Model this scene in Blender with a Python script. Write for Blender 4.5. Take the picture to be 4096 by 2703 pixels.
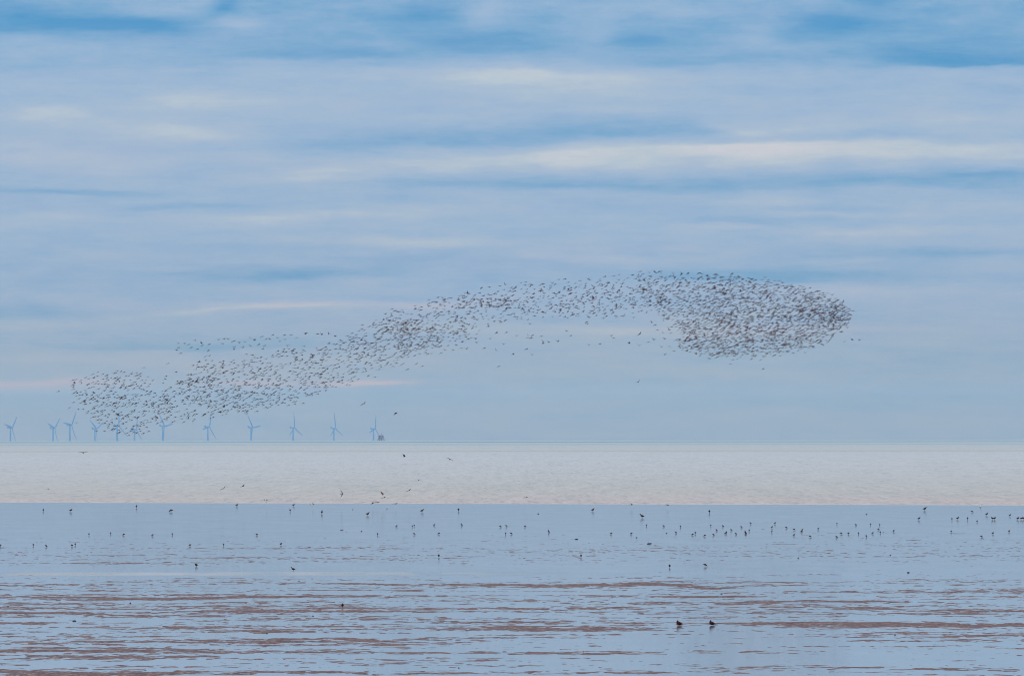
import bpy, math, random
import numpy as np
from mathutils import Matrix, Vector

for o in list(bpy.data.objects):
    bpy.data.objects.remove(o)
SC = bpy.context.scene
COL = SC.collection
rnd = random.Random(11)

# ------------------------------------------------------------------ camera
H = 10.0                      # lens height above the flats, metres
F = 40000.0                   # focal length in photo pixels (4096 wide)
R = 7.43e6                    # radius of the earth, with refraction
EYE = 1696.0                  # row of the true level in the photo
cam_d = bpy.data.cameras.new("camera")
cam = bpy.data.objects.new("camera", cam_d)
COL.objects.link(cam)
cam_d.sensor_width = 36.0
cam_d.lens = F * 36.0 / 4096.0
cam_d.clip_start = 1.0
cam_d.clip_end = 200000.0
PITCH = math.atan((EYE - 1351.5) / F)
ROLL = 4.4 / 4096.0
CM = Matrix.Rotation(math.pi / 2 + PITCH, 4, 'X') @ Matrix.Rotation(-ROLL, 4, 'Z')
cam.matrix_world = Matrix.Translation((0, 0, H)) @ CM
SC.camera = cam
SC.render.resolution_x, SC.render.resolution_y = 1024, 675

def ray(px, py):
    d = CM.to_3x3() @ Vector(((px - 2048) / F, (1351.5 - py) / F, -1.0))
    return d / d.y
def at(px, py, D):            # point at distance D along the sight line of a photo pixel
    d = ray(px, py)
    return Vector((d.x * D, D, H + d.z * D))
def drop(x, y):
    return -(x * x + y * y) / (2 * R)
def ground(px, py, lift=0.0): # where that sight line meets the wet flats
    d = ray(px, py)
    s = -d.z
    k = 1 / (2 * R)
    disc = s * s - 4 * k * (H - lift)
    D = (s - math.sqrt(max(disc, 0))) / (2 * k)
    return Vector((d.x * D, D, drop(d.x * D, D) + lift))

# ------------------------------------------------------------------ light, exposure
SUN_EL, SUN_AZ = math.radians(30), math.radians(-128)   # azimuth from +Y towards +X
SC.view_settings.view_transform = 'Standard'
SC.view_settings.look = 'None'
SC.view_settings.exposure = 0.0
SC.view_settings.gamma = 1.0
SC.view_settings.use_curve_mapping = False
sun_d = bpy.data.lights.new("sun", 'SUN')
sun_d.energy = 0.9
sun_d.angle = math.radians(14)
sun_d.color = (1.0, 0.95, 0.9)
sun = bpy.data.objects.new("sun", sun_d)
COL.objects.link(sun)
sd = Vector((math.sin(SUN_AZ) * math.cos(SUN_EL), math.cos(SUN_AZ) * math.cos(SUN_EL), math.sin(SUN_EL)))
sun.rotation_euler = (-sd).to_track_quat('-Z', 'Y').to_euler()

def lin(r, g, b):
    f = lambda c: (c / 255 / 12.92) if c / 255 <= 0.04045 else ((c / 255 + 0.055) / 1.055) ** 2.4
    return (f(r), f(g), f(b), 1.0)

# ------------------------------------------------------------------ sky
W = bpy.data.worlds.new("World")
SC.world = W
W.use_nodes = True
T = W.node_tree
T.nodes.clear()
def M(op, *a, clamp=False, t=None):
    t = t or T
    n = t.nodes.new('ShaderNodeMath'); n.operation = op; n.use_clamp = clamp
    for i, v in enumerate(a):
        if isinstance(v, (int, float)): n.inputs[i].default_value = v
        else: t.links.new(v, n.inputs[i])
    return n.outputs[0]
def smooth(v, a, b, t=None):
    t = t or T
    n = t.nodes.new('ShaderNodeMapRange'); n.interpolation_type = 'SMOOTHSTEP'
    t.links.new(v, n.inputs[0])
    n.inputs[1].default_value = a; n.inputs[2].default_value = b
    n.inputs[3].default_value = 0; n.inputs[4].default_value = 1
    return n.outputs[0]
def noise(vec, scale, detail=3, rough=0.5, t=None):
    t = t or T
    n = t.nodes.new('ShaderNodeTexNoise'); n.inputs['Scale'].default_value = scale
    n.inputs['Detail'].default_value = detail; n.inputs['Roughness'].default_value = rough
    t.links.new(vec, n.inputs['Vector'])
    return n
def comb(x, y, z, t=None):
    t = t or T
    n = t.nodes.new('ShaderNodeCombineXYZ')
    for i, v in enumerate((x, y, z)):
        if isinstance(v, (int, float)): n.inputs[i].default_value = v
        else: t.links.new(v, n.inputs[i])
    return n.outputs[0]
def ramp(fac, stops, t=None, interp='LINEAR'):
    t = t or T
    n = t.nodes.new('ShaderNodeValToRGB'); n.color_ramp.interpolation = interp
    cr = n.color_ramp
    while len(cr.elements) < len(stops): cr.elements.new(0.5)
    for e, (p, c) in zip(cr.elements, stops):
        e.position = p; e.color = c if len(c) == 4 else (*c, 1)
    t.links.new(fac, n.inputs[0])
    return n.outputs[0]
def mixc(fac, a, b, mode='MIX', t=None):
    t = t or T
    n = t.nodes.new('ShaderNodeMix'); n.data_type = 'RGBA'; n.blend_type = mode
    for i, v in ((0, fac), (6, a), (7, b)):
        if isinstance(v, (int, float)): n.inputs[i].default_value = v
        elif isinstance(v, tuple): n.inputs[i].default_value = v
        else: t.links.new(v, n.inputs[i])
    return n.outputs[2]

tc = T.nodes.new('ShaderNodeTexCoord').outputs['Generated']
sp = T.nodes.new('ShaderNodeSeparateXYZ'); T.links.new(tc, sp.inputs[0])
az = M('ARCTAN2', sp.outputs[0], sp.outputs[1])
el = M('ARCSINE', sp.outputs[2])
U0 = M('ADD', M('MULTIPLY', az, F / 1000), 2.048)             # azimuth, 1 unit = 1.4 degrees
V0 = M('ADD', M('MULTIPLY', M('ADD', el, M('MULTIPLY', az, -ROLL)), -F / 1000), EYE / 1000)       # elevation, downward
wv = comb(M('MULTIPLY', U0, 1.6), M('MULTIPLY', V0, 9.0), 0.0)
w1 = noise(wv, 1.0, 4, 0.55)
w2 = noise(comb(M('MULTIPLY', U0, 6.0), M('MULTIPLY', V0, 22.0), 3.1), 1.0, 3, 0.55)
V = M('ADD', V0, M('ADD', M('MULTIPLY', M('SUBTRACT', w1.outputs[0], 0.5), 0.085),
                   M('MULTIPLY', M('SUBTRACT', w2.outputs[0], 0.5), 0.022)))
w3 = noise(comb(M('MULTIPLY', U0, 1.3), M('MULTIPLY', V0, 5.0), 7.7), 1.0, 3)
U = M('ADD', U0, M('MULTIPLY', M('SUBTRACT', w3.outputs[0], 0.5), 0.35))
# cloud cover by elevation, then single cloud banks (+) and gaps (-):
# (azimuth, elevation, half width, soft above, soft below, amount, slope)
prof = ramp(M('DIVIDE', V, 1.8, clamp=True), [(p / 1.8, (c, c, c)) for p, c in
       ((0, .37), (.15, .36), (.25, .47), (.30, .55), (.45, .60), (.62, .60), (.75, .54), (.90, .57), (1.08, .52),
        (1.22, .57), (1.40, .57), (1.55, .60), (1.75, .60))])
BANKS = [
 (.39,.105,.42,.06,.026,-.42,0),(.03,.05,.16,.06,.05,-.22,0),(.64,.045,.17,.05,.04,.20,0),(.88,.03,.06,.04,.03,-.25,0),
 (1.00,.085,.12,.03,.03,.22,0),(1.66,.06,.17,.06,.06,-.24,0),(1.95,.175,.30,.05,.04,-.28,.05),(1.30,.225,.40,.05,.016,-.22,0),
 (1.95,.05,.13,.06,.06,.16,0),(2.15,.31,.62,.05,.08,.27,0),(2.05,.305,.25,.03,.04,.10,0),(2.35,.14,.07,.06,.06,.12,0),
 (.86,.40,.42,.04,.05,.16,0),(.17,.44,.16,.04,.05,.17,0),(.55,.50,.40,.03,.05,.11,.1),(.83,.545,.20,.05,.04,.13,0),
 (.08,.58,.14,.06,.06,.08,0),(.50,.62,.20,.03,.03,-.08,0),
 (1.35,.60,.32,.06,.03,-.18,.05),(1.90,.565,.50,.06,.022,-.20,0),(2.48,.535,.45,.07,.020,-.25,-.05),
 (1.27,.70,.22,.045,.045,.20,0),(1.22,.71,.10,.03,.03,.08,0),(.10,.70,.25,.04,.03,-.06,0),(.35,.64,.25,.05,.06,.07,0),(1.7,.66,.3,.03,.05,.12,0),(.25,.765,.42,.012,.012,-.20,.03),(.70,.822,.30,.014,.010,-.16,-.03),
 (1.30,.855,.65,.020,.035,.17,-.01),(.15,.875,.32,.015,.03,.14,0),(2.15,.735,.50,.03,.015,-.20,0),
 (3.50,.725,.95,.055,.03,-.28,0),(3.90,.70,.22,.03,.02,-.15,0),(2.70,.755,.5,.02,.02,-.15,0),
 (2.65,.035,.20,.04,.035,.18,0),(3.02,.14,.12,.05,.05,.20,0),(3.30,.095,.20,.04,.035,-.30,0),(3.47,.03,.12,.05,.04,-.2,0),
 (2.52,.165,.13,.04,.04,-.22,0),(4.02,.270,.45,.055,.012,-.42,0),(3.69,.24,.16,.05,.03,-.20,0),(2.78,.245,.5,.03,.015,-.16,0),
 (3.50,.16,.6,.08,.08,-.12,0),
 (3.08,.590,.75,.022,.12,.28,0),(3.05,.60,.35,.02,.06,.12,0),(2.95,.520,.12,.020,.024,.18,.18),(3.15,.505,.30,.03,.03,.14,0),(2.30,.615,.42,.018,.08,.22,-.04),
 (3.95,.60,.5,.02,.07,.14,0),(1.9,.62,.4,.02,.05,.08,0),(.3,.2,.5,.05,.06,.06,0),(3.55,.548,.20,.02,.010,-.14,0),(3.9,.47,.25,.03,.03,.10,0),(2.6,.44,.4,.03,.03,.05,0),
 (2.88,.885,.20,.02,.02,-.17,0),(3.02,.81,.28,.018,.02,.15,0),(3.35,.858,.3,.008,.012,.14,0),(3.85,.82,.3,.02,.04,.10,0),
 (1.62,.965,.38,.018,.022,.18,0),(1.12,1.095,.40,.035,.020,-.24,0),(.09,1.24,.30,.03,.03,-.14,0),(2.05,1.04,.4,.02,.02,-.10,0),
 (.60,1.07,.18,.012,.015,.13,0),(.78,1.245,.22,.014,.018,.20,-.10),(1.20,1.215,.34,.014,.018,.19,0),(.80,1.385,.55,.030,.015,-.20,0),
 (.25,1.285,.4,.012,.02,.10,0),(3.56,.926,.42,.016,.022,.20,0),(2.87,.908,.20,.012,.012,.15,0),(3.60,1.02,.5,.03,.02,-.16,0),
 (3.05,1.11,.60,.03,.02,-.26,0),(2.36,1.038,.26,.014,.022,.18,.06),(3.50,1.17,.42,.03,.05,.10,0),(2.45,1.31,.35,.016,.03,.18,.02),
 (2.95,1.48,.50,.02,.03,.07,0),(3.2,1.60,.8,.04,.04,-.07,0),(1.7,1.31,.3,.02,.03,.08,0),(3.9,1.45,.5,.04,.04,-.06,0),
]
def bump(u0, v0, a, b1, b2, sl):
    du = M('SUBTRACT', U, u0)
    dv = M('SUBTRACT', V, v0)
    if sl: dv = M('SUBTRACT', dv, M('MULTIPLY', du, sl))
    q = M('MAXIMUM', M('DIVIDE', dv, b2), M('DIVIDE', dv, -b1))
    p = M('DIVIDE', du, a)
    s = M('MULTIPLY_ADD', q, q, M('MULTIPLY', p, p))
    return M('EXPONENT', M('MULTIPLY', s, -1.0))
acc = M('ADD', prof, 0.0)
for (u0, v0, a, b1, b2, wgt, sl) in BANKS:
    acc = M('MULTIPLY_ADD', bump(u0, v0, a, b1, b2, sl), wgt, acc)
n1 = noise(comb(M('MULTIPLY', U0, 2.2), M('MULTIPLY', V0, 20.0), 1.3), 1.0, 5, 0.6)
n2 = noise(comb(M('MULTIPLY', U0, 9.0), M('MULTIPLY', V0, 48.0), 5.9), 1.0, 4, 0.6)
topw = smooth(V0, 0.30, 0.05)
n6 = noise(comb(M('MULTIPLY', U0, 12.0), M('MULTIPLY', V0, 44.0), 15.5), 1.0, 6, 0.72)
acc = M('ADD', acc, M('MULTIPLY', M('SUBTRACT', n6.outputs[0], 0.5), 0.20))
n3 = noise(comb(M('MULTIPLY', U0, 5.0), M('MULTIPLY', V0, 12.0), 9.2), 1.0, 5, 0.6)
acc = M('ADD', acc, M('MULTIPLY', M('SUBTRACT', n1.outputs[0], 0.5), 0.36))
n5 = noise(comb(M('MULTIPLY', U0, 3.4), M('MULTIPLY', V0, 13.0), 21.0), 1.0, 5, 0.62)
acc = M('ADD', acc, M('MULTIPLY', M('SUBTRACT', n5.outputs[0], 0.5), 0.28))
acc = M('ADD', acc, M('MULTIPLY', M('SUBTRACT', n2.outputs[0], 0.5), 0.07))
acc = M('ADD', acc, M('MULTIPLY', M('SUBTRACT', n3.outputs[0], 0.5), M('MULTIPLY', topw, 0.35)))
# above the low banks the layer of cloud breaks up at a larger scale
n4 = noise(comb(M('MULTIPLY', az, 3.0), M('MULTIPLY', el, 9.0), 0.4), 1.0, 5, 0.55)
hi = smooth(V0, -0.1, -2.5)
c_hi = M('ADD', 0.80, M('MULTIPLY', M('SUBTRACT', n4.outputs[0], 0.5), 1.1))
cov = M('ADD', M('MULTIPLY', acc, M('SUBTRACT', 1.0, hi)), M('MULTIPLY', c_hi, hi), clamp=True)
SKY_S = 0.10
def sc(c, k=1.0): return tuple(v * k / SKY_S for v in c[:3]) + (1,)
sky = T.nodes.new('ShaderNodeTexSky'); sky.sky_type = 'NISHITA'
sky.sun_disc = False
sky.sun_elevation = SUN_EL
sky.sun_rotation = SUN_AZ
sky.air_density = 1.0; sky.dust_density = 0.6; sky.ozone_density = 2.0
blue = mixc(1.0, sky.outputs[0], (0.16, 0.50, 0.95, 1), 'MULTIPLY')
cloud = ramp(cov, [(0.0, lin(86, 153, 204)), (.30, lin(126, 170, 207)), (.55, lin(156, 183, 212)),
                   (.72, lin(170, 190, 211)), (.86, lin(186, 200, 212)), (1.0, lin(203, 208, 216))])
cloud = mixc(1.0, cloud, (1 / SKY_S, 1 / SKY_S, 1 / SKY_S, 1), 'MULTIPLY')
PINK = [(.13,1.538,.38,.020,.020,.75,0),(1.52,1.533,.19,.012,.016,1.0,-.04),(1.10,1.525,.22,.018,.018,.55,.02),
        (1.68,1.218,.20,.012,.014,.35,0),(3.1,1.32,.5,.03,.03,.22,0),(.3,.62,.6,.1,.1,.12,0),(2.5,1.0,.5,.03,.03,.12,0),
        (3.1,.60,.4,.03,.05,.15,0),(1.15,1.21,.3,.012,.016,.25,0),(.9,1.45,.9,.05,.05,.2,0)]
pk = None
for (u0, v0, a, b1, b2, wgt, sl) in PINK:
    b = M('MULTIPLY', bump(u0, v0, a, b1, b2, sl), wgt)
    pk = b if pk is None else M('ADD', pk, b)
cloud = mixc(M('MULTIPLY', pk, 0.8, clamp=True), cloud, sc(lin(214, 200, 208)))
# lilac undersides where a bank is thick
ng = noise(comb(M('MULTIPLY', U0, 0.9), M('MULTIPLY', V0, 8.0), 12.0), 1.0, 3)
lil = M('MULTIPLY', smooth(ng.outputs[0], 0.5, 0.75), 0.15)
cloud = mixc(lil, cloud, sc(lin(163, 180, 212)))
gap = M('MULTIPLY', smooth(cov, 0.4, 0.0), 0.18)
colr = mixc(gap, cloud, blue)
# cloud gets brighter towards the zenith, as an even overcast does
# an added tint warms the lowest degree of sky to offset the haze's blue
low = ramp(M('SUBTRACT', 1.0, M('DIVIDE', el, 0.04, clamp=True)), [(0.0, (1, 1, 1)), (.50, (1, .96, .93)), (.69, (1.0, .91, .86)), (.845, (1.0, .85, .71)), (.95, (1.03, .77, .54)), (1.0, (1.05, .75, .52))])
colr = mixc(1.0, colr, low, 'MULTIPLY')
br = M('ADD', 1.0, M('MULTIPLY', smooth(el, 0.05, 0.5), 0.75))
vm = T.nodes.new('ShaderNodeVectorMath'); vm.operation = 'SCALE'
T.links.new(colr, vm.inputs[0]); T.links.new(br, vm.inputs['Scale'])
bg = T.nodes.new('ShaderNodeBackground'); bg.inputs[1].default_value = SKY_S
T.links.new(vm.outputs[0], bg.inputs[0])
wo = T.nodes.new('ShaderNodeOutputWorld'); T.links.new(bg.outputs[0], wo.inputs[0])

# ------------------------------------------------------------------ material helpers
def mat(name):
    m = bpy.data.materials.new(name); m.use_nodes = True
    nt = m.node_tree
    return m, nt, nt.nodes['Principled BSDF']
def plain(name, c, rough=0.8, spec=0.3, var=0.25, scale=20.0):
    m, nt, b = mat(name)
    tcn = nt.nodes.new('ShaderNodeTexCoord').outputs['Object']
    nn = noise(tcn, scale, 3, t=nt)
    c = (*c, 1) if len(c) == 3 else c
    dk = tuple(v * (1 - var) for v in c[:3]) + (1,); lt = tuple(min(v * (1 + var), 1) for v in c[:3]) + (1,)
    nt.links.new(ramp(nn.outputs[0], [(.35, dk), (.65, lt)], t=nt), b.inputs['Base Color'])
    b.inputs['Roughness'].default_value = rough
    b.inputs['Specular IOR Level'].default_value = spec
    return m
def mesh_obj(name, verts, faces, mats, parent=None, smooth_=True, midx=None):
    me = bpy.data.meshes.new(name)
    me.from_pydata([tuple(v) for v in verts], [], faces)
    for m in (mats if isinstance(mats, (list, tuple)) else [mats]): me.materials.append(m)
    if midx is not None: me.polygons.foreach_set('material_index', midx)
    me.polygons.foreach_set('use_smooth', [smooth_] * len(me.polygons))
    me.update()
    o = bpy.data.objects.new(name, me); COL.objects.link(o)
    if parent: o.parent = parent
    return o
def grid_mesh(name, X, Y, Z, m):
    r, c = X.shape
    me = bpy.data.meshes.new(name)
    nv = r * c
    me.vertices.add(nv)
    co = np.stack([X, Y, Z], -1).reshape(-1).astype(np.float32)
    me.vertices.foreach_set('co', co)
    idx = np.arange(nv).reshape(r, c)
    q = np.stack([idx[:-1, :-1], idx[:-1, 1:], idx[1:, 1:], idx[1:, :-1]], -1).reshape(-1, 4)
    me.loops.add(q.size); me.polygons.add(len(q))
    me.loops.foreach_set('vertex_index', q.reshape(-1).astype(np.int32))
    me.polygons.foreach_set('loop_start', (np.arange(len(q)) * 4).astype(np.int32))
    me.polygons.foreach_set('loop_total', np.full(len(q), 4, np.int32))
    me.polygons.foreach_set('use_smooth', np.ones(len(q), bool))
    me.materials.append(m)
    me.update(); me.validate()
    o = bpy.data.objects.new(name, me); COL.objects.link(o)
    return o
def tag(o, label=None, cat=None, group=None, kind=None):
    if label: o['label'] = label
    if cat: o['category'] = cat
    if group: o['group'] = group
    if kind: o['kind'] = kind
    return o

# ------------------------------------------------------------------ wet flats
shoreL, shoreR = ground(0, 2010), ground(4096, 2021)
SLOPE = (shoreR.y - shoreL.y) / (shoreR.x - shoreL.x)
SH0 = shoreL.y - SLOPE * shoreL.x
def shore(x): return SH0 + SLOPE * np.clip(x, -400, 400)

rs = np.random.RandomState(5)
TAB = rs.rand(256, 256)
def vnoise(x, y, off=0):
    xi = np.floor(x).astype(int); yi = np.floor(y).astype(int)
    fx = x - xi; fy = y - yi
    fx = fx * fx * (3 - 2 * fx); fy = fy * fy * (3 - 2 * fy)
    g = lambda a, b: TAB[(a * 73 + b * 19 + (a * b) % 7 + off) & 255, (b + off * 13 + a * 5) & 255]
    return (g(xi, yi) * (1 - fx) + g(xi + 1, yi) * fx) * (1 - fy) + (g(xi, yi + 1) * (1 - fx) + g(xi + 1, yi + 1) * fx) * fy
def fbm(x, y, off, octv=3):
    s = 0; a = 1; tot = 0
    for k in range(octv):
        s = s + a * (vnoise(x * 2 ** k + 17 * k, y * 2 ** k + 31 * k, off + k * 7) - .5); tot += a; a *= .55
    s = s / tot
    return s / s.std()

mud, nt, b = mat("mud")
g_ = nt.nodes.new('ShaderNodeNewGeometry').outputs['Position']
mp = nt.nodes.new('ShaderNodeMapping'); mp.inputs['Scale'].default_value = (1, .22, 30); nt.links.new(g_, mp.inputs[0])
na = noise(mp.outputs[0], 1.6, 4, .65, t=nt); nb = noise(mp.outputs[0], 5, 3, .65, t=nt)
nc = nt.nodes.new('ShaderNodeMath'); nc.operation = 'MULTIPLY_ADD'
nt.links.new(nb.outputs[0], nc.inputs[0]); nc.inputs[1].default_value = .6; nt.links.new(M('MULTIPLY', na.outputs[0], .4, t=nt), nc.inputs[2])
nt.links.new(ramp(nc.outputs[0], [(.38, (.014, .004, .006)), (.46, (.100, .034, .032)), (.54, (.175, .074, .060)), (.64, (.30, .24, .17))], t=nt), b.inputs['Base Color'])
b.inputs['Roughness'].default_value = .7; b.inputs['Specular IOR Level'].default_value = .25

# one broad bed of mud under everything
xs = np.linspace(-8600, 8600, 87); ys = np.linspace(-1500, 1300, 57)
X, Y = np.meshgrid(xs, ys)
tag(grid_mesh("mudflat", X, Y, drop(X, Y) - 0.3, mud), kind='structure')

# the low ripples of mud that stand a few centimetres out of the film of water
PYS = np.linspace(2740, 2024, 720)
kk = 1 / (2 * R); ss = (PYS - EYE) / F
Dr = (ss - np.sqrt(ss * ss - 4 * kk * H)) / (2 * kk)
TX = np.linspace(-2300, 2300, 1700) / F
Yg = np.repeat(Dr[:, None], len(TX), 1)
Xg = Dr[:, None] * TX[None, :]
PX = 2048 + TX[None, :] * F + 0 * Yg
n_big = fbm(Xg / 10 + 40, Yg / 6 + 9, 1, 3)
n_str = fbm(Xg / 11.0 + 90, Yg / 3.2 + 3, 44, 2)
n_mid = fbm(Xg / 1.2 + 300, Yg / 1.5 + 20, 3, 3)
n_fin = fbm(Xg / .36 + 700, Yg / .8 + 70, 9, 2)
py_ = np.repeat(PYS[:, None], len(TX), 1)
far = np.clip((2330 - py_) / 120, 0, 1)
N = n_big * (.50 - .30 * far) + n_str * (.42 - .10 * far) + n_mid * (.58) + n_fin * (.66 + .10 * far)
# long strips seen in the photo: (x, y, half length, half thickness, strength)
STR = [(700,2388,560,6,2.0),(600,2455,900,7,1.6),(60,2492,160,6,1.8),(560,2510,230,6,1.3),(250,2550,200,7,1.2),(520,2558,260,5,1.2),
 (560,2625,330,7,2.0),(120,2688,600,10,2.2),(1000,2690,1000,7,1.8),(1200,2332,420,5,1.6),(1750,2335,500,6,1.9),(2350,2340,520,9,2.2),
 (2900,2345,500,6,1.6),(3250,2410,330,6,1.5),(3560,2500,620,8,2.3),(3960,2540,180,6,1.8),(3250,2546,180,4,1.2),(2300,2512,380,17,2.0),
 (1900,2505,220,10,1.4),(1300,2555,300,7,1.7),(1650,2572,260,6,1.3),(2250,2615,330,5,1.3),(1230,2445,260,6,1.4),(1650,2432,420,5,1.4),
 (2150,2432,260,6,1.4),(3600,2440,330,6,1.4),(3300,2665,420,6,1.3),(3900,2680,260,8,1.7),(200,2340,380,6,.8),(1000,2478,300,5,1.2),
 (2500,2687,200,6,1.5),(3750,2322,330,6,1.0),(900,2246,700,5,.9),(300,2252,300,4,.9),(1300,2190,420,3,.8),(2600,2200,420,7,.5),(3500,2175,500,6,.4),
 (3840,2130,60,2,1.5),(3640,2157,70,2,1.5),(3258,2207,40,2,2.0),(800,2440,300,6,1.2),(200,2415,300,5,.8),(1850,2605,600,5,.6),
 (300,2600,400,4,.8),(1450,2650,250,5,1.1),(3700,2620,420,3,.6),(2700,2380,400,4,.5)]
wob = fbm(PX / 260, py_ / 400, 60, 2) * 3.0
for (sx, sy, a, bb, s) in STR:
    tilt = (PX - sx) * (0.004 if s > 1.5 else -0.002)
    N += 1.0 * s * np.exp(-((PX - sx) / a) ** 4 - ((py_ - sy - tilt + wob) / (bb * .8)) ** 2)
# clear pools
for (sx, sy, a, bb, s) in [(2600,2275,3000,22,1.3),(600,2288,1300,16,1.5),(1500,2537,450,9,1.4),(3300,2577,900,14,.8),(2900,2655,900,12,.5),
                           (2350,2565,500,20,.7),(400,2646,700,10,1.2),(1200,2365,900,6,.9),(2200,2372,900,7,.9),(2700,2480,700,10,.7),(3500,2640,700,12,.6),
                           (2048,2100,3000,25,.8),(2048,2045,3000,25,1.2),(300,2085,500,30,.6)]:
    N -= s * np.exp(-((PX - sx) / a) ** 2 - ((py_ - sy + wob) / bb) ** 2)
N += .30 * np.clip((1800 - PX) / 900, 0, 1) * np.clip((py_ - 2330) / 60, 0, 1)
thr = np.interp(py_, [2024, 2060, 2120, 2160, 2180, 2225, 2262, 2300, 2335, 2400, 2480, 2560, 2620, 2740],
                     [3.3, 2.75, 2.45, 2.15, 1.70, 1.35, 1.65, 1.95, 1.15, .95, .95, 1.10, 1.25, 1.15])
hgt = np.clip((N - thr) * .010, -.10, .035)
hgt = np.where(hgt > 0, hgt + .002, hgt)
Zg = drop(Xg, Yg) + hgt
tag(grid_mesh("mud_ripples", Xg, Yg, Zg, mud), kind='structure')

# the film of water over the flats
film, nt, b = mat("wet_film")
b.inputs['IOR'].default_value = 1.33
g_ = nt.nodes.new('ShaderNodeNewGeometry').outputs['Position']
s_ = nt.nodes.new('ShaderNodeSeparateXYZ'); nt.links.new(g_, s_.inputs[0])
mp = nt.nodes.new('ShaderNodeMapping'); mp.inputs['Scale'].default_value = (.25, .05, 1); nt.links.new(g_, mp.inputs[0])
nr = noise(mp.outputs[0], 1.0, 3, t=nt)
# wind-roughened lane of the film, its bright sky reflection painted into the base colour
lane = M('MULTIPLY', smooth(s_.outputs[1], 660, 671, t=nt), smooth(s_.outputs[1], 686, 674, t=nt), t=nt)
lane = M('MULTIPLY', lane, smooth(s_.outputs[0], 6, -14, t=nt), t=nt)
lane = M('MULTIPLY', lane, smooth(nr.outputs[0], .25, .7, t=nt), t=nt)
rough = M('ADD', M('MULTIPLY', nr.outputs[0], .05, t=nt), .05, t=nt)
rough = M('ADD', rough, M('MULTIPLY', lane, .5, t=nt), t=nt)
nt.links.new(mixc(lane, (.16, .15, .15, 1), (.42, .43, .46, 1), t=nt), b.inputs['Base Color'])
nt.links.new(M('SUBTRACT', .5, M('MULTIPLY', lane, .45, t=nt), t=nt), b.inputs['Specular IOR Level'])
nt.links.new(rough, b.inputs['Roughness'])
ys = np.concatenate([np.linspace(-1500, 300, 20), np.linspace(330, 1230, 60)])
xs = np.concatenate([np.linspace(-8600, -200, 60), np.linspace(-190, 190, 39), np.linspace(200, 8600, 60)])
X, Y = np.meshgrid(xs, np.append(ys, 1e9))
Y[-1] = shore(X[-1]) + 4
Y = np.minimum(Y, shore(X) + 4)
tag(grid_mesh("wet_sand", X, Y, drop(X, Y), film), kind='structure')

# ------------------------------------------------------------------ sea
sea_m, nt, b = mat("sea")
g_ = nt.nodes.new('ShaderNodeNewGeometry').outputs['Position']
s_ = nt.nodes.new('ShaderNodeSeparateXYZ'); nt.links.new(g_, s_.inputs[0])
px_, pyy = s_.outputs[0], s_.outputs[1]
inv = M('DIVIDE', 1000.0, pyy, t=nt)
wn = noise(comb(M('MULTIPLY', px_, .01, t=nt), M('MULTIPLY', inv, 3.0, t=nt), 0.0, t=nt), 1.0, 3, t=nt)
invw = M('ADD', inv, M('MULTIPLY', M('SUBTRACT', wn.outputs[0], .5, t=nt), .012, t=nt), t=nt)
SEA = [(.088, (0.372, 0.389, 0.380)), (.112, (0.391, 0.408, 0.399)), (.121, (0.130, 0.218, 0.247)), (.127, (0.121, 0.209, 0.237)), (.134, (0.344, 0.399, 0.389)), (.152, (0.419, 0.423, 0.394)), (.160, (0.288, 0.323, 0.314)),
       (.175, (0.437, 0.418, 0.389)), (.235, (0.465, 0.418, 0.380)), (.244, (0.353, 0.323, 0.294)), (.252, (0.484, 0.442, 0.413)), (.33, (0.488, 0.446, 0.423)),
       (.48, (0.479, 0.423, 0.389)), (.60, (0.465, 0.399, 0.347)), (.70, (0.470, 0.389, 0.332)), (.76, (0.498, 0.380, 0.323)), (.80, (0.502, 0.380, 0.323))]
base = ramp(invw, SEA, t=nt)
d_sh = M('SUBTRACT', M('SUBTRACT', pyy, M('MULTIPLY', px_, SLOPE, t=nt), t=nt), SH0, t=nt)   # metres out from the edge
# wavelets and drifting weed, stretched along the swell
ka = comb(M('MULTIPLY', px_, 2.0, t=nt), M('MULTIPLY', pyy, .10, t=nt), 0.0, t=nt)
kb = comb(M('MULTIPLY', px_, 1.1, t=nt), M('MULTIPLY', pyy, .045, t=nt), 4.0, t=nt)
kc = comb(M('MULTIPLY', px_, .55, t=nt), M('MULTIPLY', pyy, .016, t=nt), 8.0, t=nt)
kd = comb(M('MULTIPLY', px_, .12, t=nt), M('MULTIPLY', pyy, .004, t=nt), 12.0, t=nt)
wa, wb, wc, wd = [noise(k, 1.0, 2, .6, t=nt) for k in (ka, kb, kc, kd)]
mixw = M('ADD', M('ADD', M('MULTIPLY', wa.outputs[0], .33, t=nt), M('MULTIPLY', wb.outputs[0], .30, t=nt), t=nt),
         M('ADD', M('MULTIPLY', wc.outputs[0], .24, t=nt), M('MULTIPLY', wd.outputs[0], .13, t=nt), t=nt), t=nt)
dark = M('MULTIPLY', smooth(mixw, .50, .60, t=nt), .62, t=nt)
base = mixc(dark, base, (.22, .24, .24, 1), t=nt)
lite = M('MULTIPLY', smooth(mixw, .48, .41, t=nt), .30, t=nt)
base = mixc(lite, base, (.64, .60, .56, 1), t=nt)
near = smooth(d_sh, 95, 5, t=nt)
weed = M('MULTIPLY', smooth(M('ADD', M('MULTIPLY', wb.outputs[0], .5, t=nt), M('MULTIPLY', wa.outputs[0], .5, t=nt), t=nt), .50, .60, t=nt), M('MULTIPLY', near, .5, t=nt), t=nt)
base = mixc(weed, base, (.34, .19, .17, 1), t=nt)
foam = smooth(d_sh, 14, 6, t=nt)
base = mixc(M('MULTIPLY', foam, .6, t=nt), base, (.55, .48, .43, 1), t=nt)
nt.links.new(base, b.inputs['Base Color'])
b.inputs['Roughness'].default_value = .55
b.inputs['Specular IOR Level'].default_value = .25
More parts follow.
